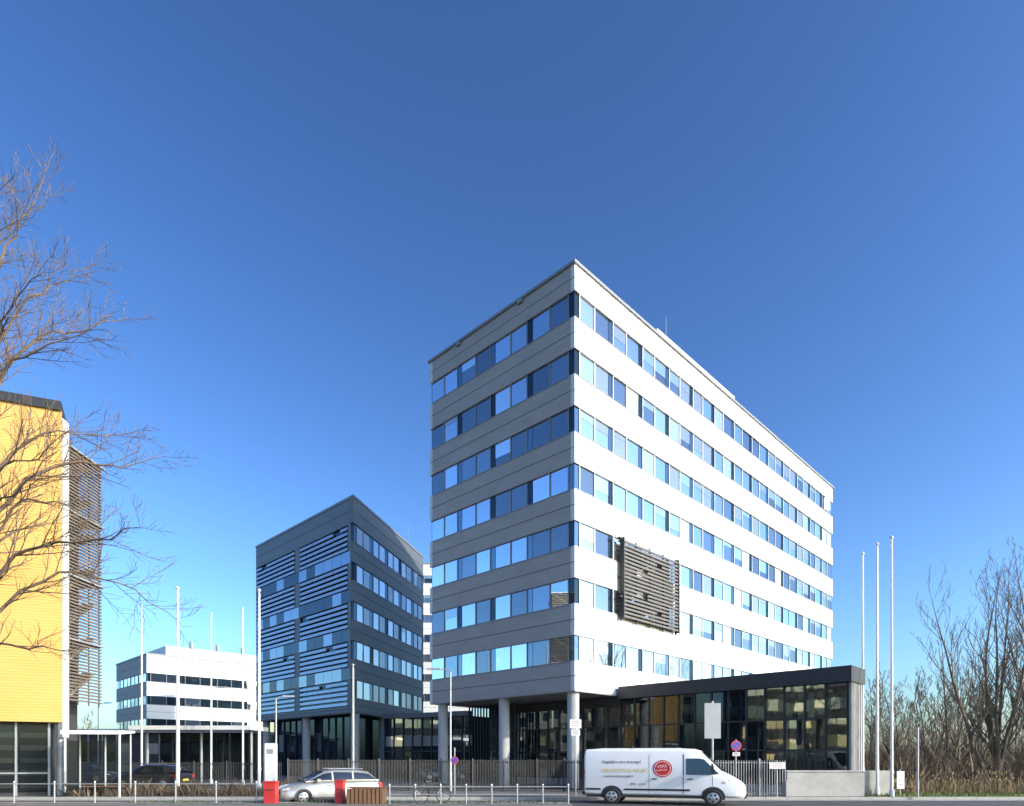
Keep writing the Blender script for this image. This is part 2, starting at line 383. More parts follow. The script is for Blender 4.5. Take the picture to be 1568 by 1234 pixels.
# ------------------------------------------------------------------ glazed pavilion
pv=empty('glass_pavilion')
pm=MB()
WP=Wall(uv(4.39,-13.6),V_,-U); wP=1.7
WP.box(pm,-.25,13.4,-wP-.25,.25,5.72,6.5,'dark')
WP.box(pm,13.4,25,-wP-.1,.1,5.3,5.9,'dark')
nm=24
for k in range(nm+1):
    a=k*1.03
    h=5.718 if a<13.4 else 5.298
    WP.box(pm,a-.05,a+.05,-.14,0,.1,h,'dark')
    WP.box(pm,a-.05,a+.05,-wP,-wP+.14,.1,h,'frame')
    if k<nm:
        WP.pane(pm,a+.05,a+.98,-.06,.55,2.35,'gteal',.012)
        WP.pane(pm,a+.05,a+.98,-.06,2.43,3.95,'gteal',.014)
        WP.pane(pm,a+.05,a+.98,-.06,4.03,h,'gteal' ,.014)
        WP.pane(pm,a+.05,a+.98,-wP+.06,.55,h,'gdark',.01)
        for z in (2.35,3.95): WP.box(pm,a+.051,a+.979,-.12,-.01,z,z+.08,'dark')
        if R.random()<.75: WP.box(pm,a+.16,a+.86,-wP+.16,-wP+.22,4.45,R.uniform(4.8,5.1),R.choice(['interior','column']))  # pale boxes imitate light reflections along the upper panes
        if R.random()<.5: WP.box(pm,a+.12,a+.9,-wP+.16,-wP+.22,2.5,3.2,'interior')
WP.box(pm,-.05,25,-wP,-.02,.1,.55,'concrete')
WEa=Wall(uv(4.39,-13.65),U,-V_)
for k in range(6): WEa.box(pm,.05+k*.3,.17+k*.3,0,.12,.12,5.71,'concrete')
WEa.box(pm,0,wP,-.1,-.003,.12,5.71,'frame')
pm.build('glazing_and_roof',pv)

# ------------------------------------------------------------------ yellow building
yb=empty('yellow_building')
y=MB()
C=Vector((-22.25,31.7,0)); dy=Vector((-.925,-.379,0)).normalized(); ny=Vector((.379,-.925,0)).normalized()
WY=Wall(C,dy,ny); S=Vector((-23.9,34.2,0)); Ly=17
E1=C+dy*Ly
y.prism([C,S,S+dy*(Ly-1),E1],3.75,19.1,'yellow')
for k in range(1,5): WY.box(y,k*3.3,k*3.3+.03,.0005,.004,3.75,19.1,'rust')
y.prism([C+Vector((.06,-.12,0)),S+Vector((.12,.2,0)),S+dy*Ly+Vector((0,.3,0)),E1+ny*.15],19.105,19.55,'dark')
y.prism([C+Vector((.02,.02,0)),C+Vector((-.02,.55,0)),C+Vector((-.3,.9,0)),C+Vector((-.25,.1,0))],3.0,18.8,'column')
y.build('cladding',yb)
g=MB()
g.prism([C+dy*.6-ny*.6,S+dy*.4,S+dy*(Ly-1),E1-ny*.6],.1,3.74,'joint')
Wg=Wall(C+dy*.6-ny*.59,dy,ny)
for k in range(12):
    a=k*1.35
    Wg.box(g,a,a+.09,.003,.12,.1,3.74,'polegrey'); 
    Wg.pane(g,a+.1,a+1.34,.06,.3,3.6,'gteal',.01)
    Wg.box(g,a+.1,a+1.34,.01,.1,1.2,1.27,'polegrey')
    for q in range(5): Wg.box(g,a+.15,a+1.25,.008,.03,.5+q*.62,.75+q*.62,'interior')
g.tube([C+Vector((-.3,.3,.1)),C+Vector((-.3,.3,3.74))],[.14,.14],12,'polegrey')
g.build('ground_floor',yb,smooth=40)
s=MB()
for k in range(76):
    z=5.1+k*.182
    if k%19==18: 
        s.box(-27.5,-23.75,34.3,37.4,z,z+.09,'polegrey'); continue
    s.box(-23.95,-23.85,34.45,37.3,z,z+.09,'screen'); s.box(-27.5,-23.95,34.35,34.45,z,z+.09,'screen')
for yy in (34.5,35.4,36.3,37.2): s.box(-24.0,-23.951,yy,yy+.06,4.9,19.0,'screen')
s.box(-27.4,-25.2,34.8,37.2,0.1,18.6,'joint')
for k in range(7):
    z=5+k*2.0
    s.hexa([(-24.9,34.7,z),(-24.2,34.7,z),(-24.2,37.1,z+1.7),(-24.9,37.1,z+1.7),(-24.9,34.7,z+.2),(-24.2,34.7,z+.2),(-24.2,37.1,z+1.9),(-24.9,37.1,z+1.9)],'concrete')
s.tube([(-23.7,34.0,.1),(-23.7,34.0,18.6)],[.06,.06],8,'polewhite')
s.build('stair_tower_screen',yb)

# ------------------------------------------------------------------ ground
def sheet(name,poly,z,m):
    mb=MB(); mb.poly([(p[0],p[1],z) for p in poly],m); return mb.build(name,recalc=False)
sheet('ground',[(-1500,-1500),(1500,-1500),(1500,1500),(-1500,1500)],0,'soil')
sheet('road',[(-120,6),(120,6),(120,30.3),(-120,30.3)],.004,'asphalt')
pvm=MB(); pvm.box(-70,17.0,30.5,95,0.0,.12,'paving'); pvm.build('pavement')
kb=MB()
for k in range(87): kb.box(-70+k,-70+k+.985,30.34,30.5,0.0,.13,'kerb')
for k in range(50): kb.box(17+k,17+k+.985,30.34,30.5,0.0,.13,'kerb')
kb.build('kerb')
isl=MB(); isl.box(-30,2.4,25.0,26.85,.0,.12,'paving')
for k in range(32): isl.box(-30+k*1.01,-30+k*1.01+.995,26.853,27.0,0,.13,'kerb')
isl.build('traffic_island')
gv=MB(); gv.box(17.01,70,30.5,33.5,0,.14,'grass'); gv.build('grass_verge')
mk=MB()
for k in range(16): mk.box(-40+k*6,-37+k*6,24.0,24.12,.004,.008,'paint')
mk.box(-60,60,29.9,30.0,.004,.008,'paint'); mk.build('road_markings')
gb=MB()
for i in range(5600):
    if i<5000: x=R.uniform(17.2,45); yy=R.uniform(30.6,33.4); z=.14
    else: x=R.uniform(-16,2.3); yy=R.uniform(26.4,26.8); z=.12
    h=R.uniform(.05,.18); t=R.uniform(0,6.28); w=.018
    gb.poly([(x-w*math.cos(t),yy-w*math.sin(t),z),(x+w*math.cos(t),yy+w*math.sin(t),z),(x+R.uniform(-.05,.05),yy,z+h)],'grass')
gb.build('grass_tufts',recalc=False)

# ------------------------------------------------------------------ trees
def twiggy(mb,p,d,L,r,lvl,maxl,m,up=0.25,minr=.004,den=1.0,rr=R):
    n=max(3,int(4+L*1.2)) if lvl<2 else 3
    pts=[Vector(p)]; d=Vector(d).normalized(); rad=[r]
    r1=max(minr,r*.3)
    for k in range(n):
        d=(d+Vector((rr.gauss(0,.13),rr.gauss(0,.13),rr.gauss(0,.10)+up*.22))).normalized()
        pts.append(pts[-1]+d*L/n); rad.append(r+(r1-r)*(k+1)/n)
    mb.tube(pts,rad,6 if r>.06 else (4 if r>.02 else 3),m,caps=False)
    if lvl<maxl: side(mb,pts,rad,L,lvl,maxl,m,up,minr,den,rr)
def side(mb,pts,rad,L,lvl,maxl,m,up,minr,den,rr,t0=.2):
    nb=int(max(3,L*den*(2.2 if lvl<2 else 3.0)))
    nseg=len(pts)-1
    for k in range(nb):
        t=t0+(1-t0)*(k+rr.random())/nb; t=min(t,.999)
        f=t*nseg; j=int(f); q=pts[j].lerp(pts[j+1],f-j); dd=(pts[j+1]-pts[j]).normalized()
        ax=dd.orthogonal().normalized(); ax.rotate(Matrix.Rotation(rr.uniform(0,6.28),3,dd))
        ang=math.radians(rr.uniform(25,55))
        nd=dd*math.cos(ang)+ax*math.sin(ang); nd.z+=up*.6
        twiggy(mb,q,nd,max(.3,L*rr.uniform(.28,.5)*(1.15-t*.6)),max(minr,rad[j]*.5),lvl+1,maxl,m,up,minr,den,rr)
def limb(mb,ctrl,r0,m,maxl=3,up=.3,den=1.0,minr=.005):
    ctrl=[Vector(c) for c in ctrl]; pts=[]
    c=[ctrl[0]*2-ctrl[1]]+ctrl+[ctrl[-1]*2-ctrl[-2]]
    for i in range(1,len(c)-2):
        for k in range(4):
            t=k/4; a,b,c_,d_=c[i-1],c[i],c[i+1],c[i+2]
            q=.5*((2*b)+(-a+c_)*t+(2*a-5*b+4*c_-d_)*t*t+(-a+3*b-3*c_+d_)*t*t*t)
            pts.append(q+Vector((R.gauss(0,.05),R.gauss(0,.05),R.gauss(0,.05))))
    pts.append(ctrl[-1]); n=len(pts)
    rad=[r0+(minr*1.3-r0)*(i/(n-1))**.8 for i in range(n)]
    mb.tube(pts,rad,7 if r0>.05 else 5,m,caps=False)
    L=sum((pts[i+1]-pts[i]).length for i in range(n-1))
    side(mb,pts,rad,L*.62,1,maxl,m,up,minr,den*1.9,R,t0=.18)
tr=MB(); ty=17
trunk=[(-14.8,ty,0),(-14.7,ty,3),(-14.6,ty,6),(-14.4,ty+.1,10),(-14.1,ty,14),(-13.8,ty,17.6)]
tr.tube(trunk,[.36,.30,.25,.17,.09,.015],10,'bark',caps=False)
LB=[([(-14.6,4.9),(-12.9,7.2),(-10.9,7.35),(-8.9,7.6)],.07),([(-14.6,7.6),(-12.6,9.9),(-11.2,10.1),(-9.9,10.6)],.07),
    ([(-14.5,9),(-13.5,11.7),(-12.2,12.4),(-10.5,12.9)],.06),([(-14.4,11),(-12.9,13.4),(-11.9,14.0),(-11.1,14.8)],.05),
    ([(-14.3,13),(-13.4,15.6),(-12.9,16.9),(-12.6,18.0)],.04),([(-14.6,4.6),(-12.9,6.9),(-11.1,6.9),(-9.6,5.9)],.06),
    ([(-14.6,4.0),(-13.2,4.9),(-11.9,4.8),(-10.6,4.7)],.05),([(-14.6,6.4),(-13.4,8.6),(-12.4,8.9),(-11.4,8.4)],.05),
    ([(-14.3,12.4),(-14.0,15.0),(-13.7,16.6),(-13.5,17.6)],.04),([(-14.5,10),(-13.3,12.6),(-12.4,13.2),(-11.3,13.6)],.05),
    ([(-14.4,11.6),(-13.5,14.2),(-12.7,15.3),(-12.0,16.2)],.045),([(-14.5,8.4),(-13.4,10.8),(-12.2,11.3),(-10.9,11.6)],.05),
    ([(-14.6,5.4),(-13.4,7.9),(-12.0,8.3),(-10.3,9.0)],.05),([(-14.4,9.8),(-14.0,12.6),(-13.6,13.8),(-13.1,14.8)],.05),
    ([(-14.4,11.2),(-13.9,14.2),(-13.3,15.4),(-12.8,16.2)],.045),([(-14.6,7.0),(-13.2,9.2),(-11.6,9.4),(-10.4,9.7)],.045)]
for j,(c,r) in enumerate(LB):
    n=len(c); dyy=[-.9,.8,-.5,.9,.2,1.0,-.8,.3,.5,-1.0,.9,1.4,-1.5,1.2,-.6,-1.2][j]
    limb(tr,[(q[0],ty+dyy*i/(n-1)*1.6,q[1]) for i,q in enumerate(c)],r,'bark',maxl=3,up=.33,den=1.25)
for (dx,dz,z0,dd) in [(-4,3,6,1.5),(-4.5,3,8,-2),(-3,4,10,1),(-2.5,3.5,12.5,-1),(-5,1.5,5,-1),(0.5,3,7,4),(-.5,3,9,-4)]:
    limb(tr,[(-14.6,ty,z0),(-14.6+dx*.4,ty+dd*.4,z0+dz*.5),(-14.6+dx,ty+dd,z0+dz)],.06,'bark',maxl=2,up=.25)
tr.build('bare_tree',recalc=False,smooth=60)

def tree_template(seed,H,spread,minr,maxl,den,stems=1,up=.4,nb0=20):
    mb=MB(); rr=random.Random(seed)
    for s_ in range(stems):
        d0=Vector((rr.uniform(-.3,.3)*(stems>1),rr.uniform(-.2,.2)*(stems>1),1)).normalized()
        pts=[Vector((rr.uniform(-.4,.4)*(stems>1),rr.uniform(-.4,.4)*(stems>1),0))]; rad=[H*.010]; n=9; d=d0.copy(); Lh=H*(rr.uniform(.8,1) if stems>1 else 1)
        for k in range(n):
            d=(d+Vector((rr.gauss(0,.06),rr.gauss(0,.06),.05))).normalized()
            pts.append(pts[-1]+d*Lh/n); rad.append(max(minr,H*.010*(1-(k+1)/n)))
        mb.tube(pts,rad,6,'barkg',caps=False)
        nb=int(nb0*den)
        for k in range(nb):
            t=.1+.88*(k/nb); f=t*n; j=min(int(f),n-1); q=pts[j].lerp(pts[j+1],f-j)
            a=rr.uniform(0,6.28); e=rr.uniform(.7,1.25)
            nd=Vector((math.cos(a)*math.cos(e),math.sin(a)*math.cos(e),math.sin(e)))
            twiggy(mb,q,nd,spread*(1.1-t*.75)*rr.uniform(.7,1.1),max(minr,rad[j]*.4),1,maxl,'barkg',up,minr,den,rr)
    return mb
def T(x,yy): return Matrix.Translation((x,yy,0))
tree_template(11,18.0,5.6,.008,3,.8,stems=5,up=.65,nb0=26).build('bare_tree',recalc=False,smooth=60,xf=T(34.4,46))
tree_template(23,13.5,4.2,.010,3,.8,stems=3,up=.8,nb0=24).build('bare_tree',recalc=False,smooth=60,xf=T(37.0,54))
tree_template(29,18.0,5.4,.009,3,.75,stems=4,up=.65,nb0=26).build('bare_tree',recalc=False,smooth=60,xf=T(37.6,45))
tree_template(31,10.5,3.4,.011,3,.7,stems=3,up=.7).build('bare_tree',recalc=False,smooth=60,xf=T(35.5,58))
tm=[tree_template(s_,14,4.2,.028,3,.5,up=.6,nb0=34) for s_ in (1,2,3)]
arr=[(np.array(t.V),np.array([f for f in t.F if len(f)==4])) for t in tm]
VV=[];FF=[];off=0
for i in range(125):
    if i<105: x=R.uniform(46,140); yy=R.uniform(84,130)
    else: x=R.uniform(-120,-20); yy=R.uniform(125,170)
    v,f=arr[R.randrange(3)]; sc_=R.uniform(.7,1.2)*(1.0 if i<105 else .8); a=R.uniform(0,6.28)
    rm=np.array([[math.cos(a),-math.sin(a),0],[math.sin(a),math.cos(a),0],[0,0,1]])
    w=(v*sc_)@rm.T+np.array([x,yy,0]); VV.append(w); FF.append(f+off); off+=len(v)
VV=np.concatenate(VV); FF=np.concatenate(FF)
me=bpy.data.meshes.new('woodland'); me.from_pydata(VV.tolist(),[],FF.tolist()); me.materials.append(M['barkg'])
o=bpy.data.objects.new('distant_woodland',me); SC.collection.objects.link(o)

def stems(name,n,xr,yr,hr,m,w=.02,lean=.25,plume=False):
    mb=MB()
    for i in range(n):
        x=R.uniform(*xr); yy=R.uniform(*yr); h=R.uniform(*hr)*(.75+.5*math.sin(x*1.3+yy*.7)**2); t=R.uniform(0,3.14)
        dx=R.gauss(0,lean)*h; dyv=R.gauss(0,lean)*h; c=w*math.cos(t); s_=w*math.sin(t)
        mb.poly([(x-c,yy-s_,0),(x+c,yy+s_,0),(x+dx*.4+c*.7,yy+dyv*.4+s_*.7,h*.6),(x+dx,yy+dyv,h),(x+dx*.4-c*.7,yy+dyv*.4-s_*.7,h*.6)],m)
        if plume and i%4==0:
            mb.poly([(x+dx-c,yy+dyv-s_,h*.98),(x+dx+c*1.5,yy+dyv+s_*1.5,h*1.03),(x+dx+c*2+.04,yy+dyv,h*1.13),(x+dx,yy+dyv,h*1.2)],m)
    return mb.build(name,recalc=False)
stems('reeds',4200,(19.8,44),(33.6,37.0),(.4,.9),'reed',.014,.14,True)
stems('undergrowth',13000,(24,80),(38,70),(.9,2.4),'shrub',.025,.4)
stems('undergrowth',9000,(46,130),(72,98),(1.5,4.6),'shrub',.05,.4)
stems('shrub_border',2500,(-22,-9),(31,33.5),(.3,.9),'shrub',.02,.4)

# ------------------------------------------------------------------ poles, lamps, signs
def flagpole(x,yy,h,m='polewhite',r=.085,fz=.12):
    mb=MB(); mb.tube([(0,0,0),(0,0,.35)],[r*1.7,r*1.6],14,m); mb.tube([(0,0,.35),(0,0,h*.33),(0,0,h-.1)],[r,r*.85,r*.5],14,m)
    mb.tube([(0,0,h-.1),(0,0,h-.05),(0,0,h+.02),(0,0,h+.08)],[r*.5,r*1.1,r*1.1,.01],12,m)
    mb.tube([(r*1.2,0,1.2),(r*.8,0,h-.2)],[.008,.008],4,'polegrey'); mb.box(r*.8,r*1.5,-.03,.03,1.1,1.3,'polegrey')
    return mb.build('flagpole',smooth=40,xf=Matrix.Translation((x,yy,fz)))
for (x,yy) in [(18.15,33.2),(18.05,31.7),(18.2,30.75)]:
    flagpole(x,yy,12.45,r=.07)
flagpole(-19.7,37.8,11.9,r=.11); flagpole(-15.1,38.3,11.9,r=.09)
flagpole(-24.6,42.6,12.0,r=.07); flagpole(-21.2,45.2,12.0,r=.07); flagpole(-18.3,43.6,12.0,r=.07)
flagpole(-9.8,39.5,7.6,'polegrey',.09)
def lamp(x,yy,h,arm,ang):
    mb=MB(); mb.tube([(0,0,0),(0,0,1.0),(0,0,1.05),(0,0,h)],[.085,.085,.06,.045],12,'polegrey')
    c,s_=math.cos(ang),math.sin(ang)
    mb.tube([(0,0,h-.02),(c*arm*.5,s_*arm*.5,h+.12),(c*arm,s_*arm,h+.15)],[.035,.03,.03],8,'polegrey')
    ax=Vector((c,s_,0)); ay=Vector((-s_,c,0)); o_=Vector((c*arm,s_*arm,h+.1))
    q=[(0,-.11,0),(.75,-.07,.03),(.75,.07,.03),(0,.11,0),(0,-.07,.13),(.7,-.04,.11),(.7,.04,.11),(0,.07,.13)]
    mb.hexa([o_+ax*a+ay*b+Vector((0,0,c_)) for a,b,c_ in q],'polegrey')
    return mb.build('street_lamp',smooth=40,xf=Matrix.Translation((x,yy,.12)))
lamp(-3.45,36,6.7,.6,math.pi); lamp(-23.4,50,7.2,.5,0); lamp(-14.9,40.5,5.6,.4,0.2); lamp(-40,62,7,.6,0)
def signpost(name,x,yy,h,plates,fz=.12,rz=0.0,r=.035):
    mb=MB(); mb.tube([(0,0,0),(0,0,h)],[r,r],10,'polegrey')
    for (kind,z,w,hh,m) in plates:
        if kind=='rect':
            mb.box(-w/2,w/2,-.06,-.045,z-hh/2,z+hh/2,m); mb.box(-w/2+.02,w/2-.02,-.044,-.036,z-hh/2+.02,z+hh/2-.02,'polegrey')
            if m=='signwhite':
                for q in range(3): mb.box(-w*.33,w*.33,-.065,-.061,z+hh*.28-q*hh*.26-.012,z+hh*.28-q*hh*.26+.012,'plastic' if q!=1 else 'signred')
        else:
            for (rr_,mm,o_) in ((w,'signred',-.060),(w*.8,'signblue',-.064)):
                mb.tube([(0,o_+.012,z),(0,o_,z)],[rr_,rr_],28,mm)
            a=w*.78
            mb.hexa([(-a*.62,-.07,z+a*.76),(-a*.76,-.07,z+a*.62),(a*.62,-.07,z-a*.76),(a*.76,-.07,z-a*.62),(-a*.62,-.066,z+a*.76),(-a*.76,-.066,z+a*.62),(a*.62,-.066,z-a*.76),(a*.76,-.066,z-a*.62)],'signred')
    return mb.build(name,smooth=40,xf=Matrix.Translation((x,yy,fz))@Matrix.Rotation(rz,4,'Z'))
signpost('parking_sign',3.05,30.8,3.75,[('rect',3.5,.55,.42,'signwhite'),('rect',3.08,.42,.28,'signwhite')])
signpost('information_sign',9.65,30.9,4.6,[('rect',3.65,.78,1.7,'polegrey')],r=.06)
signpost('no_stopping_sign',10.75,30.8,2.75,[('round',2.45,.25,0,''),('rect',2.05,.35,.18,'signwhite')])
signpost('street_sign',12.7,30.75,1.75,[('rect',1.5,.75,.3,'signwhite')])
signpost('notice_sign',18.75,31.0,1.3,[('rect',.8,.36,.85,'signwhite')])
signpost('traffic_sign',-2.95,33.0,2.4,[('round',1.75,.2,0,'')])
signpost('lamp_pole',19.1,30.2,3.3,[],r=.05)
for (x,w,h) in [(-9.95,.24,.85),(-7.1,.17,.9)]:
    mb=MB(); mb.box(-w,w,-.2,.2,0,h,'red'); mb.box(-w-.03,w+.03,-.23,.23,h,h+.06,'red'); mb.box(-w*.7,w*.7,-.215,-.203,h*.62,h*.68,'plastic')
    mb.build('post_box',bevel=.02,xf=Matrix.Translation((x,26.5,.12)))
mb=MB(); mb.box(-.38,.38,-.2,.2,0,.3,'concrete'); mb.box(-.36,.36,-.13,.13,.3,2.75,'signwhite'); mb.box(-.2,.2,-.14,-.133,2.1,2.4,'polegrey'); mb.box(-.36,-.28,-.139,-.132,.3,2.75,'polegrey')
mb.build('totem_sign',bevel=.01,xf=Matrix.Translation((-14.6,38.8,.12)))
mb=MB()
for k in range(9): mb.box(-.75+k*.17,-.75+k*.17+.12,-.42,-.36,0,.62,'rust')
for k in range(4): mb.box(-.77,.77,-.36+k*.2,-.36+k*.2+.14,.63,.67,'rust')
mb.box(-.7,.7,-.355,.4,.0,.6,'rust'); mb.build('wooden_planter',xf=Matrix.Translation((-5.95,26.4,.12)))

def railing(name,x0,y0,x1,y1,h,step,fz,m='polegrey',mid=True):
    mb=MB(); d=Vector((x1-x0,y1-y0,0)); L=d.length; n=int(L/step); d.normalize()
    for k in range(n+1):
        p=Vector((x0,y0,fz))+d*(k*L/n); mb.tube([p,p+Vector((0,0,h))],[.03,.03],8,m)
        mb.tube([p+Vector((0,0,h)),p+Vector((0,0,h+.03)),p+Vector((0,0,h+.06))],[.036,.036,.01],8,'polewhite')
    for z in ([h-.06,h*.5] if mid else [h-.06]):
        a=Vector((x0,y0,fz+z)); mb.tube([a,a+d*L],[.022,.022],6,m)
    return mb.build(name,smooth=40)
railing('pedestrian_railing',-5.0,26.2,2.3,26.2,.75,1.0,.12,mid=True)
railing('pedestrian_railing',-24,26.6,-10.6,26.6,.85,1.6,.12,mid=False)
def picket(name,pts,h,step,m,fz=.12,r=.014):
    mb=MB()
    for (a,b) in zip(pts[:-1],pts[1:]):
        a=Vector((*a,fz)); b=Vector((*b,fz)); d=(b-a); L=d.length; d.normalize(); n=int(L/step)
        for k in range(n+1):
            p=a+d*(k*L/n)
            rr_=r*2.6 if k%20==0 else r
            mb.tube([p,p+Vector((0,0,h+(.08 if k%20==0 else 0)))],[rr_,rr_],4,m)
        for z in (.15,h-.12): mb.tube([a+Vector((0,0,z)),a+d*L+Vector((0,0,z))],[.025,.025],4,m)
    return mb.build(name,recalc=False)
picket('metal_fence',[(-13.0,37.2),(2.9,35.6)],1.75,.09,'dark',r=.018)
picket('metal_fence',[(2.9,35.6),(9.4,31.6)],1.75,.09,'dark',r=.018)
picket('metal_fence',[(9.6,31.4),(13.2,31.0)],1.75,.12,'polegrey',r=.02)
picket('metal_fence',[(-34,44),(-14,38.9)],1.6,.12,'dark')
cw=MB(); cw.box(13.3,17.05,31.02,31.3,.12,1.3,'concrete'); cw.box(13.25,17.1,30.98,31.34,1.3,1.38,'concrete'); cw.box(17.2,18.9,31.9,32.2,.12,1.35,'concrete')
cw.box(13.2,13.55,30.9,31.35,.12,.9,'kerb'); cw.build('concrete_wall',bevel=.015)

lb=MB(); lb.box(-62,-30,72,84,0,4.8,'joint')
for k in range(20):
    lb.box(-62+k*1.6,-61.85+k*1.6,71.9,71.997,0,4.6,'frame')
    if R.random()<.6: lb.box(-61.7+k*1.6,-60.5+k*1.6,71.93,71.98,R.choice([.4,2.4]),3.6,R.choice(['interior','gblind','gteal']))
lb.box(-62.3,-29.8,71.3,84,4.8,5.2,'column'); lb.build('low_pavilion_building')
cn=MB(); cn.box(-27.5,-18.8,46,49.5,4.0,4.3,'white_panel')
for x in (-27,-23,-19.3): cn.tube([(x,47.5,.1),(x,47.5,4.0)],[.1,.1],10,'polegrey')
cn.box(-27,-19.3,49.2,49.3,.3,3.9,'gteal'); cn.build('entrance_canopy')

bs=MB(); bs.hexa([(-1.3,-.8,2.98),(1.3,-.8,2.98),(1.3,.8,3.1),(-1.3,.8,3.1),(-1.3,-.8,3.16),(1.3,-.8,3.16),(1.3,.8,3.2),(-1.3,.8,3.2)],'polewhite')
for x in (-1.15,0,1.15): bs.tube([(x,.65,0),(x,.65,3.05)],[.045,.045],10,'polegrey')
bs.tube([(1.15,-.55,0),(1.15,-.55,3.0)],[.05,.05],10,'polewhite')
bs.poly([(-1.1,.66,.3),(-.05,.66,.3),(-.05,.66,2.7),(-1.1,.66,2.7)],'gteal'); bs.poly([(.05,.66,.3),(1.1,.66,.3),(1.1,.66,2.7),(.05,.66,2.7)],'gteal')
bs.poly([(-1.15,-.5,.3),(-1.15,.6,.3),(-1.15,.6,2.7),(-1.15,-.5,2.7)],'gteal')
bs.box(-.9,.9,.25,.6,.45,.5,'rust'); bs.tube([(-.7,.45,0),(-.7,.45,.45)],[.03,.03],8,'polegrey'); bs.tube([(.7,.45,0),(.7,.45,.45)],[.03,.03],8,'polegrey')
bs.build('bus_shelter',smooth=30,xf=Matrix.Translation((-19.9,30.9,.12))@Matrix.Rotation(.15,4,'Z'))

# ------------------------------------------------------------------ vehicles
def wheel(mb,x,yc,r,w,side_):
    n=28; o_=yc+side_*w/2; i_=yc-side_*w/2
    mb.tube([(x,i_,r),(x,i_+side_*.02,r),(x,o_-side_*.03,r),(x,o_,r)],[r*.9,r,r,r*.93],n,'rubber')
    mb.tube([(x,o_,r),(x,o_+side_*.006,r)],[r*.66,r*.62],n,'alu')
    mb.tube([(x,o_+side_*.004,r),(x,o_+side_*.012,r)],[r*.2,r*.16],n,'alu')
    for k in range(5):
        t2=2*math.pi*k/5+.93
        cx=x+math.cos(t2)*r*.42; cz=r+math.sin(t2)*r*.42
        mb.tube([(cx,o_+side_*.005,cz),(cx,o_+side_*.009,cz)],[r*.14,r*.14],8,'plastic')
def loft(mb,st,m,glassf=None):
    rings=[]
    for (x,zb,zm,zt,hw,ht,r) in st:
        half=[(hw*.9,zb),(hw,zb+.10),(hw+.0,zm),(ht+r*.25,zt-r),(ht-r*.25,zt-r*.3),(ht-r,zt)]
        half.append((ht*.5,zt+.012))
        ring=[(x,-a,b) for a,b in half]+[(x,0,zt+.016)]+[(x,a,b) for a,b in reversed(half)]
        rings.append(ring)
    k=len(mb.V); n=len(rings[0]); i=mb.mi(m)
    for rg in rings: mb.V+=rg
    for j in range(len(rings)-1):
        for q in range(n):
            a=k+j*n+q; b=k+j*n+(q+1)%n
            mb.F.append((a,b,b+n,a+n)); 
            mb.I.append(mb.mi(glassf(j,q)) if glassf and glassf(j,q) else i)
    mb.F.append(tuple(k+q for q in range(n))); mb.I.append(i)
    mb.F.append(tuple(k+(len(rings)-1)*n+q for q in range(n))); mb.I.append(i)
def archdisc(mb,x,yside,sg,r,R_,zc):
    pts=[(x+math.cos(t)*R_,yside+sg*.004,zc+math.sin(t)*R_) for t in [math.pi*k/20-.25 for k in range(20)]+[math.pi+.25]]
    mb.poly(pts,'plastic')

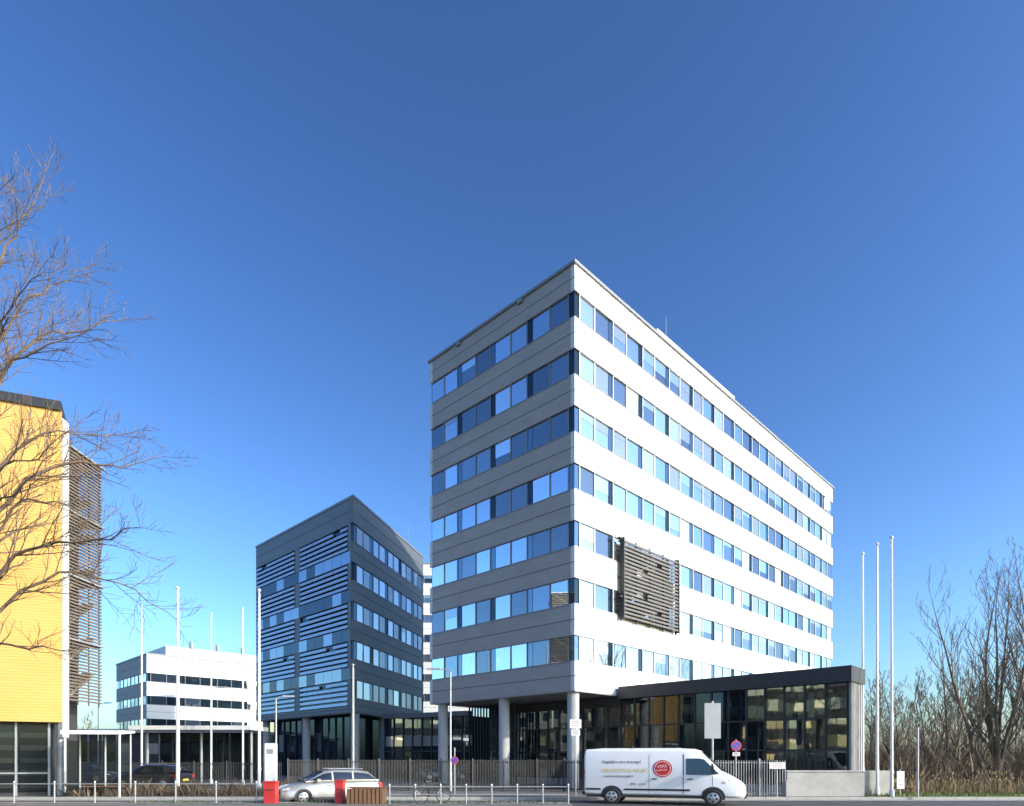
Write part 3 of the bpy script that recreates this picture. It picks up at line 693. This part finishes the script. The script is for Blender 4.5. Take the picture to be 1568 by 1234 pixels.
def van():
    e=empty('delivery_van')
    b=MB()
    st=[(0.0,.45,1.25,2.32,.90,.80,.14),(.06,.40,1.25,2.42,.96,.85,.16),(.5,.38,1.25,2.45,.98,.87,.16),(3.9,.38,1.25,2.45,.98,.86,.16),(4.35,.36,1.25,2.42,.98,.84,.17),
        (4.6,.36,1.22,2.34,.98,.81,.18),(5.45,.34,1.12,1.42,.97,.88,.12),(5.8,.33,.95,1.23,.95,.82,.12),(6.1,.33,.80,1.02,.90,.76,.12),(6.22,.36,.70,.86,.80,.70,.1)]
    loft(b,st,'carwhite')
    b.build('body',e,smooth=38,bevel=.012)
    d=MB()
    def sy(z,x=3): 
        if z<=1.25: return .98
        return .98-(z-1.25)/(2.29-1.25)*(.98-.90)
    for sg in (-1,1):
        def panel(poly,m,o_=.008): d.poly([(x,sg*(sy(z)+o_),z) for x,z in poly],m)
        panel([(4.05,1.32),(4.95,1.32),(5.28,1.36),(4.72,1.98),(4.55,2.02),(4.05,2.02)],'carglass')
        panel([(3.93,1.28),(3.965,1.28),(3.965,2.2),(3.93,2.2)],'plastic',.006)
        panel([(3.93,.5),(3.955,.5),(3.955,1.25),(3.93,1.25)],'plastic',.006)
        panel([(5.02,.85),(5.04,.85),(5.04,1.3),(5.02,1.3)],'plastic',.006)
        panel([(2.62,.5),(2.64,.5),(2.64,1.25),(2.62,1.25)],'polegrey',.006); panel([(2.62,1.25),(2.64,1.25),(2.64,2.2),(2.62,2.2)],'polegrey',.006)
        d.box(1.65,4.2,sg*.985-.012,sg*.985+.012,.62,.70,'plastic'); d.box(.1,.7,sg*.985-.012,sg*.985+.012,.62,.70,'plastic')
        d.box(.1,5.0,sg*.94-.01,sg*.94+.01,.3,.42,'plastic')
        for xw in (1.15,5.05):
            archdisc(d,xw,sg*.985,sg,.0,.44,.38)
            wheel(d,xw,sg*.90,.345,.24,sg)
        d.box(4.1,4.3,sg*1.0-.02,sg*1.0+.02,1.12,1.16,'plastic'); d.box(2.75,2.95,sg*1.0-.02,sg*1.0+.02,1.12,1.16,'plastic')
        d.hexa([(4.98,sg*1.0,1.42),(5.1,sg*1.0,1.42),(5.1,sg*1.26,1.42),(4.98,sg*1.26,1.42),(4.98,sg*1.0,1.80),(5.06,sg*1.0,1.80),(5.06,sg*1.24,1.80),(4.98,sg*1.24,1.80)],'plastic')
        d.hexa([(5.72,sg*.955,.86),(6.12,sg*.72,.80),(6.24,sg*.60,.80),(5.72,sg*.93,.86),(5.66,sg*.955,1.12),(5.98,sg*.80,1.06),(6.10,sg*.62,.99),(5.70,sg*.90,1.12)],'lens')
        d.box(5.4,5.5,sg*.975-.008,sg*.975+.008,.98,1.03,'orange')
        d.box(-.02,.1,sg*.86-.06,sg*.86+.06,1.0,1.5,'taill')
    def ws(t,hw,o_=.03): x=4.6+.85*t; z=2.356-.92*t; return (x+.735*o_*.9, hw, z+.68*o_*.9)
    d.poly([ws(.06,-.70),ws(.06,0,.035),ws(.06,.70),ws(.55,.80),ws(.97,.84),ws(.97,0,.035),ws(.97,-.84),ws(.55,-.80)],'carglass')
    d.tube([ws(.93,-.6,.06),ws(.85,.05,.06)],[.012,.012],5,'plastic'); d.tube([ws(.93,.1,.06),ws(.85,.7,.06)],[.012,.012],5,'plastic')
    d.hexa([(6.19,-.5,.66),(6.19,.5,.66),(6.25,.5,.66),(6.25,-.5,.66),(6.10,-.55,.92),(6.10,.55,.92),(6.17,.55,.92),(6.17,-.55,.92)],'plastic')
    for z in (.72,.79,.86): d.box(6.2-(z-.66)*.28,6.262-(z-.66)*.28,-.5,.5,z,z+.018,'alu')
    d.tube([(6.2,0,.8),(6.25,0,.8)],[.1,.1],20,'alu')
    d.box(6.15,6.27,-.78,.78,.34,.48,'plastic'); d.box(6.271,6.28,-.26,.26,.5,.61,'yellowtxt')
    d.box(-.08,.05,-.85,.85,.38,.52,'plastic')
    for yy in (-.45,0,.45): d.box(.6,3.8,yy-.02,yy+.02,2.462,2.482,'carwhite')
    d.tube([(1.9,-.45,2.46),(1.9,-.45,2.55)],[.06,.04],10,'plastic')
    def disc(cx,cz,r,m,o_,n=36): 
        d.poly([(cx+math.cos(2*math.pi*k/n)*r,-(sy(cz+math.sin(2*math.pi*k/n)*r)+o_),cz+math.sin(2*math.pi*k/n)*r) for k in range(n)],m)
    disc(3.15,1.58,.37,'signred',.010); disc(3.15,1.58,.32,'carwhite',.012); disc(3.15,1.58,.295,'signred',.014)
    d.build('fittings',e,smooth=38)
    def txt(s_,x,z,size,m,o_=.018,rot=0):
        cu=bpy.data.curves.new('lettering','FONT'); cu.body=s_; cu.size=size; cu.extrude=.001; cu.align_x='LEFT'
        o2=bpy.data.objects.new('lettering',cu); SC.collection.objects.link(o2); o2.data.materials.append(M[m])
        o2.parent=e; lean=0 if z<1.2 else math.atan(.08/1.04)
        o2.rotation_euler=(math.pi/2-lean,-rot,0); o2.location=(x,-(sy(z)+o_),z)
    txt('VERS',2.94,1.60,.18,'carwhite',.019,.1); txt('& LEKKER',2.90,1.46,.10,'carwhite',.019,.1)
    txt('Dagelijks vers bezorgd',.75,1.82,.17,'plastic'); txt('GROENTE & FRUIT',.75,1.42,.22,'yellowtxt'); txt('www.versbezorgd.nl',.85,1.2,.14,'plastic')
    txt('055 - 1234',1.9,.85,.14,'plastic')
    disc(.45,1.70,.17,'frame',.010); disc(.45,1.70,.12,'carwhite',.013)
    return e
v=van()
v.matrix_world=Matrix.Translation((3.45,29.0,.004))@Matrix.Rotation(math.radians(-18.5),4,'Z')@Matrix.Diagonal((1.07,1,.97,1))

def car(name,paint,x,yy,ang,estate=True,fz=.004):
    e=empty(name); b=MB()
    st=[(-.02,.35,.55,.80,.74,.66,.08),(.1,.24,.6,.96,.84,.74,.1),(.5,.2,.62,.985,.88,.78,.1),(2.9,.2,.62,.96,.88,.78,.1),(3.5,.2,.60,.90,.87,.76,.1),(4.1,.22,.56,.78,.83,.70,.1),(4.35,.3,.5,.66,.72,.6,.08)]
    loft(b,st,paint)
    rear=.12 if estate else .75
    cab=[(rear,.93,.95,.97,.74,.72,.02),(rear+.42,.93,.97,1.36,.78,.60,.09),(rear+.9,.93,.97,1.44,.79,.60,.1),(2.1,.93,.97,1.46,.79,.60,.1),(2.55,.93,.97,1.40,.79,.59,.1),(3.35,.90,.93,.95,.76,.72,.02)]
    def gf_(j,q):
        if q in (2,11): return 'carglass'
        if j in (0,4) and 4<=q<=9: return 'carglass'
        return None
    loft(b,cab,paint,gf_)
    b.build('body',e,smooth=40,bevel=.01)
    d=MB()
    for sg in (-1,1):
        for xw in (.8,3.45):
            archdisc(d,xw,sg*.885,sg,0,.37,.31); wheel(d,xw,sg*.80,.31,.2,sg)
        for xx in (1.25,2.15):
            d.hexa([(xx,sg*.80,.97),(xx+.07,sg*.80,.97),(xx+.07,sg*.81,.97),(xx,sg*.81,.97),(xx,sg*.635,1.37),(xx+.07,sg*.635,1.37),(xx+.07,sg*.645,1.37),(xx,sg*.645,1.37)],paint)
            d.box(xx,xx+.015,sg*.882-.004,sg*.882+.004,.35,.9,'plastic')
            d.box(xx+.1,xx+.26,sg*.89-.012,sg*.89+.012,.80,.83,paint)
        d.box(2.75,2.9,sg*.92-.08,sg*.92+.08,.96,1.08,paint)
        d.hexa([(4.05,sg*.80,.56),(4.33,sg*.62,.54),(4.37,sg*.5,.54),(4.1,sg*.78,.56),(3.98,sg*.82,.74),(4.26,sg*.66,.68),(4.30,sg*.5,.66),(4.0,sg*.78,.74)],'lens')
        d.box(-.03,.14,sg*.76-.07,sg*.76+.07,.66,.88,'taill'); d.box(1.2,3.1,sg*.87-.01,sg*.87+.01,.2,.27,'plastic')
        if estate: d.tube([(.8,sg*.56,1.50),(2.3,sg*.56,1.51)],[.015,.015],6,'alu')
    d.box(4.34,4.38,-.35,.35,.45,.55,'plastic'); d.box(4.36,4.40,-.25,.25,.34,.44,'yellowtxt'); d.box(-.06,-.03,-.25,.25,.5,.6,'yellowtxt')
    d.box(-.06,.02,-.7,.7,.3,.42,'plastic')
    d.build('fittings',e,smooth=40)
    e.matrix_world=Matrix.Translation((x,yy,fz))@Matrix.Rotation(ang,4,'Z')@Matrix.Translation((-2.2,0,0))
    return e
car('silver_estate_car','carsilver',-8.2,28.6,math.radians(180+30))
car('dark_car','carblack',-21.9,39.0,math.radians(180-8),fz=.12)
car('blue_hatchback_car','carblue',-31.6,47.5,math.radians(5),fz=.12)
car('parked_car','carsilver',60,90,math.radians(10),fz=0)
car('parked_car','carblack',64.5,88,math.radians(190),fz=0)
car('parked_car','carblue',-5.5,52.0,math.radians(20),fz=.12)

bc=MB()
for x in (-.52,.52):
    bc.tube([(x+math.cos(2*math.pi*k/24)*.34,0,.34+math.sin(2*math.pi*k/24)*.34) for k in range(25)],[.022]*25,6,'rubber',caps=False)
    for k in range(8):
        t=math.pi*k/8; bc.tube([(x-math.cos(t)*.33,0,.34-math.sin(t)*.33),(x+math.cos(t)*.33,0,.34+math.sin(t)*.33)],[.003,.003],3,'alu')
for a,b_ in [((-.52,0,.34),(-.1,0,.3)),((-.1,0,.3),(-.2,0,.85)),((-.2,0,.8),(.35,0,.82)),((-.1,0,.3),(.35,0,.78)),((-.52,0,.34),(-.2,0,.78)),((.52,0,.34),(.33,0,1.02)),((.3,-.28,1.05),(.3,.28,1.05)),((-.55,.0,.72),(-.2,0,.72))]:
    bc.tube([a,b_],[.024,.024],6,'plastic')
bc.hexa([(-.34,-.08,.88),(-.05,-.03,.88),(-.05,.03,.88),(-.34,.08,.88),(-.34,-.08,.93),(-.05,-.03,.92),(-.05,.03,.92),(-.34,.08,.93)],'plastic')
bc.build('bicycle',smooth=40,xf=Matrix.Translation((-3.3,26.55,.12))@Matrix.Rotation(math.radians(35),4,'Z'))

# ------------------------------------------------------------------ light, sky, camera
el=math.radians(22); az=Vector((.905,-.425)).normalized()
sun_dir=Vector((az.x*math.cos(el),az.y*math.cos(el),math.sin(el))).normalized()
L=bpy.data.lights.new('sun','SUN'); L.energy=4.5; L.angle=math.radians(.5); L.color=(1,.93,.83)
lo=bpy.data.objects.new('sun',L); SC.collection.objects.link(lo); lo.rotation_euler=sun_dir.to_track_quat('Z','Y').to_euler()
w=bpy.data.worlds.new('World'); SC.world=w; w.use_nodes=True; nt=w.node_tree
bg=nt.nodes['Background']; sk=nt.nodes.new('ShaderNodeTexSky'); sk.sky_type='NISHITA'; sk.sun_disc=False
sk.sun_elevation=el; sk.sun_rotation=math.atan2(sun_dir.x,sun_dir.y)
sk.air_density=1.0; sk.dust_density=1.8; sk.ozone_density=2.0
gm=nt.nodes.new('ShaderNodeGamma'); gm.inputs[1].default_value=1.5
mu=nt.nodes.new('ShaderNodeMix'); mu.data_type='RGBA'; mu.blend_type='MULTIPLY'; mu.inputs[0].default_value=1.0
mu.inputs[7].default_value=(.84,1.03,1.22,1)
nt.links.new(sk.outputs[0],gm.inputs[0]); nt.links.new(gm.outputs[0],mu.inputs[6]); nt.links.new(mu.outputs[2],bg.inputs[0]); bg.inputs[1].default_value=.125
cd=bpy.data.cameras.new('camera'); co=bpy.data.objects.new('camera',cd); SC.collection.objects.link(co)
co.location=(0,0,2.0); co.rotation_euler=(math.pi/2,0,0); cd.sensor_width=36; cd.lens=22.55; cd.shift_y=.3463; cd.clip_end=5000; cd.clip_start=.1
SC.camera=co
SC.view_settings.view_transform='Standard'; SC.view_settings.look='None'; SC.view_settings.exposure=0
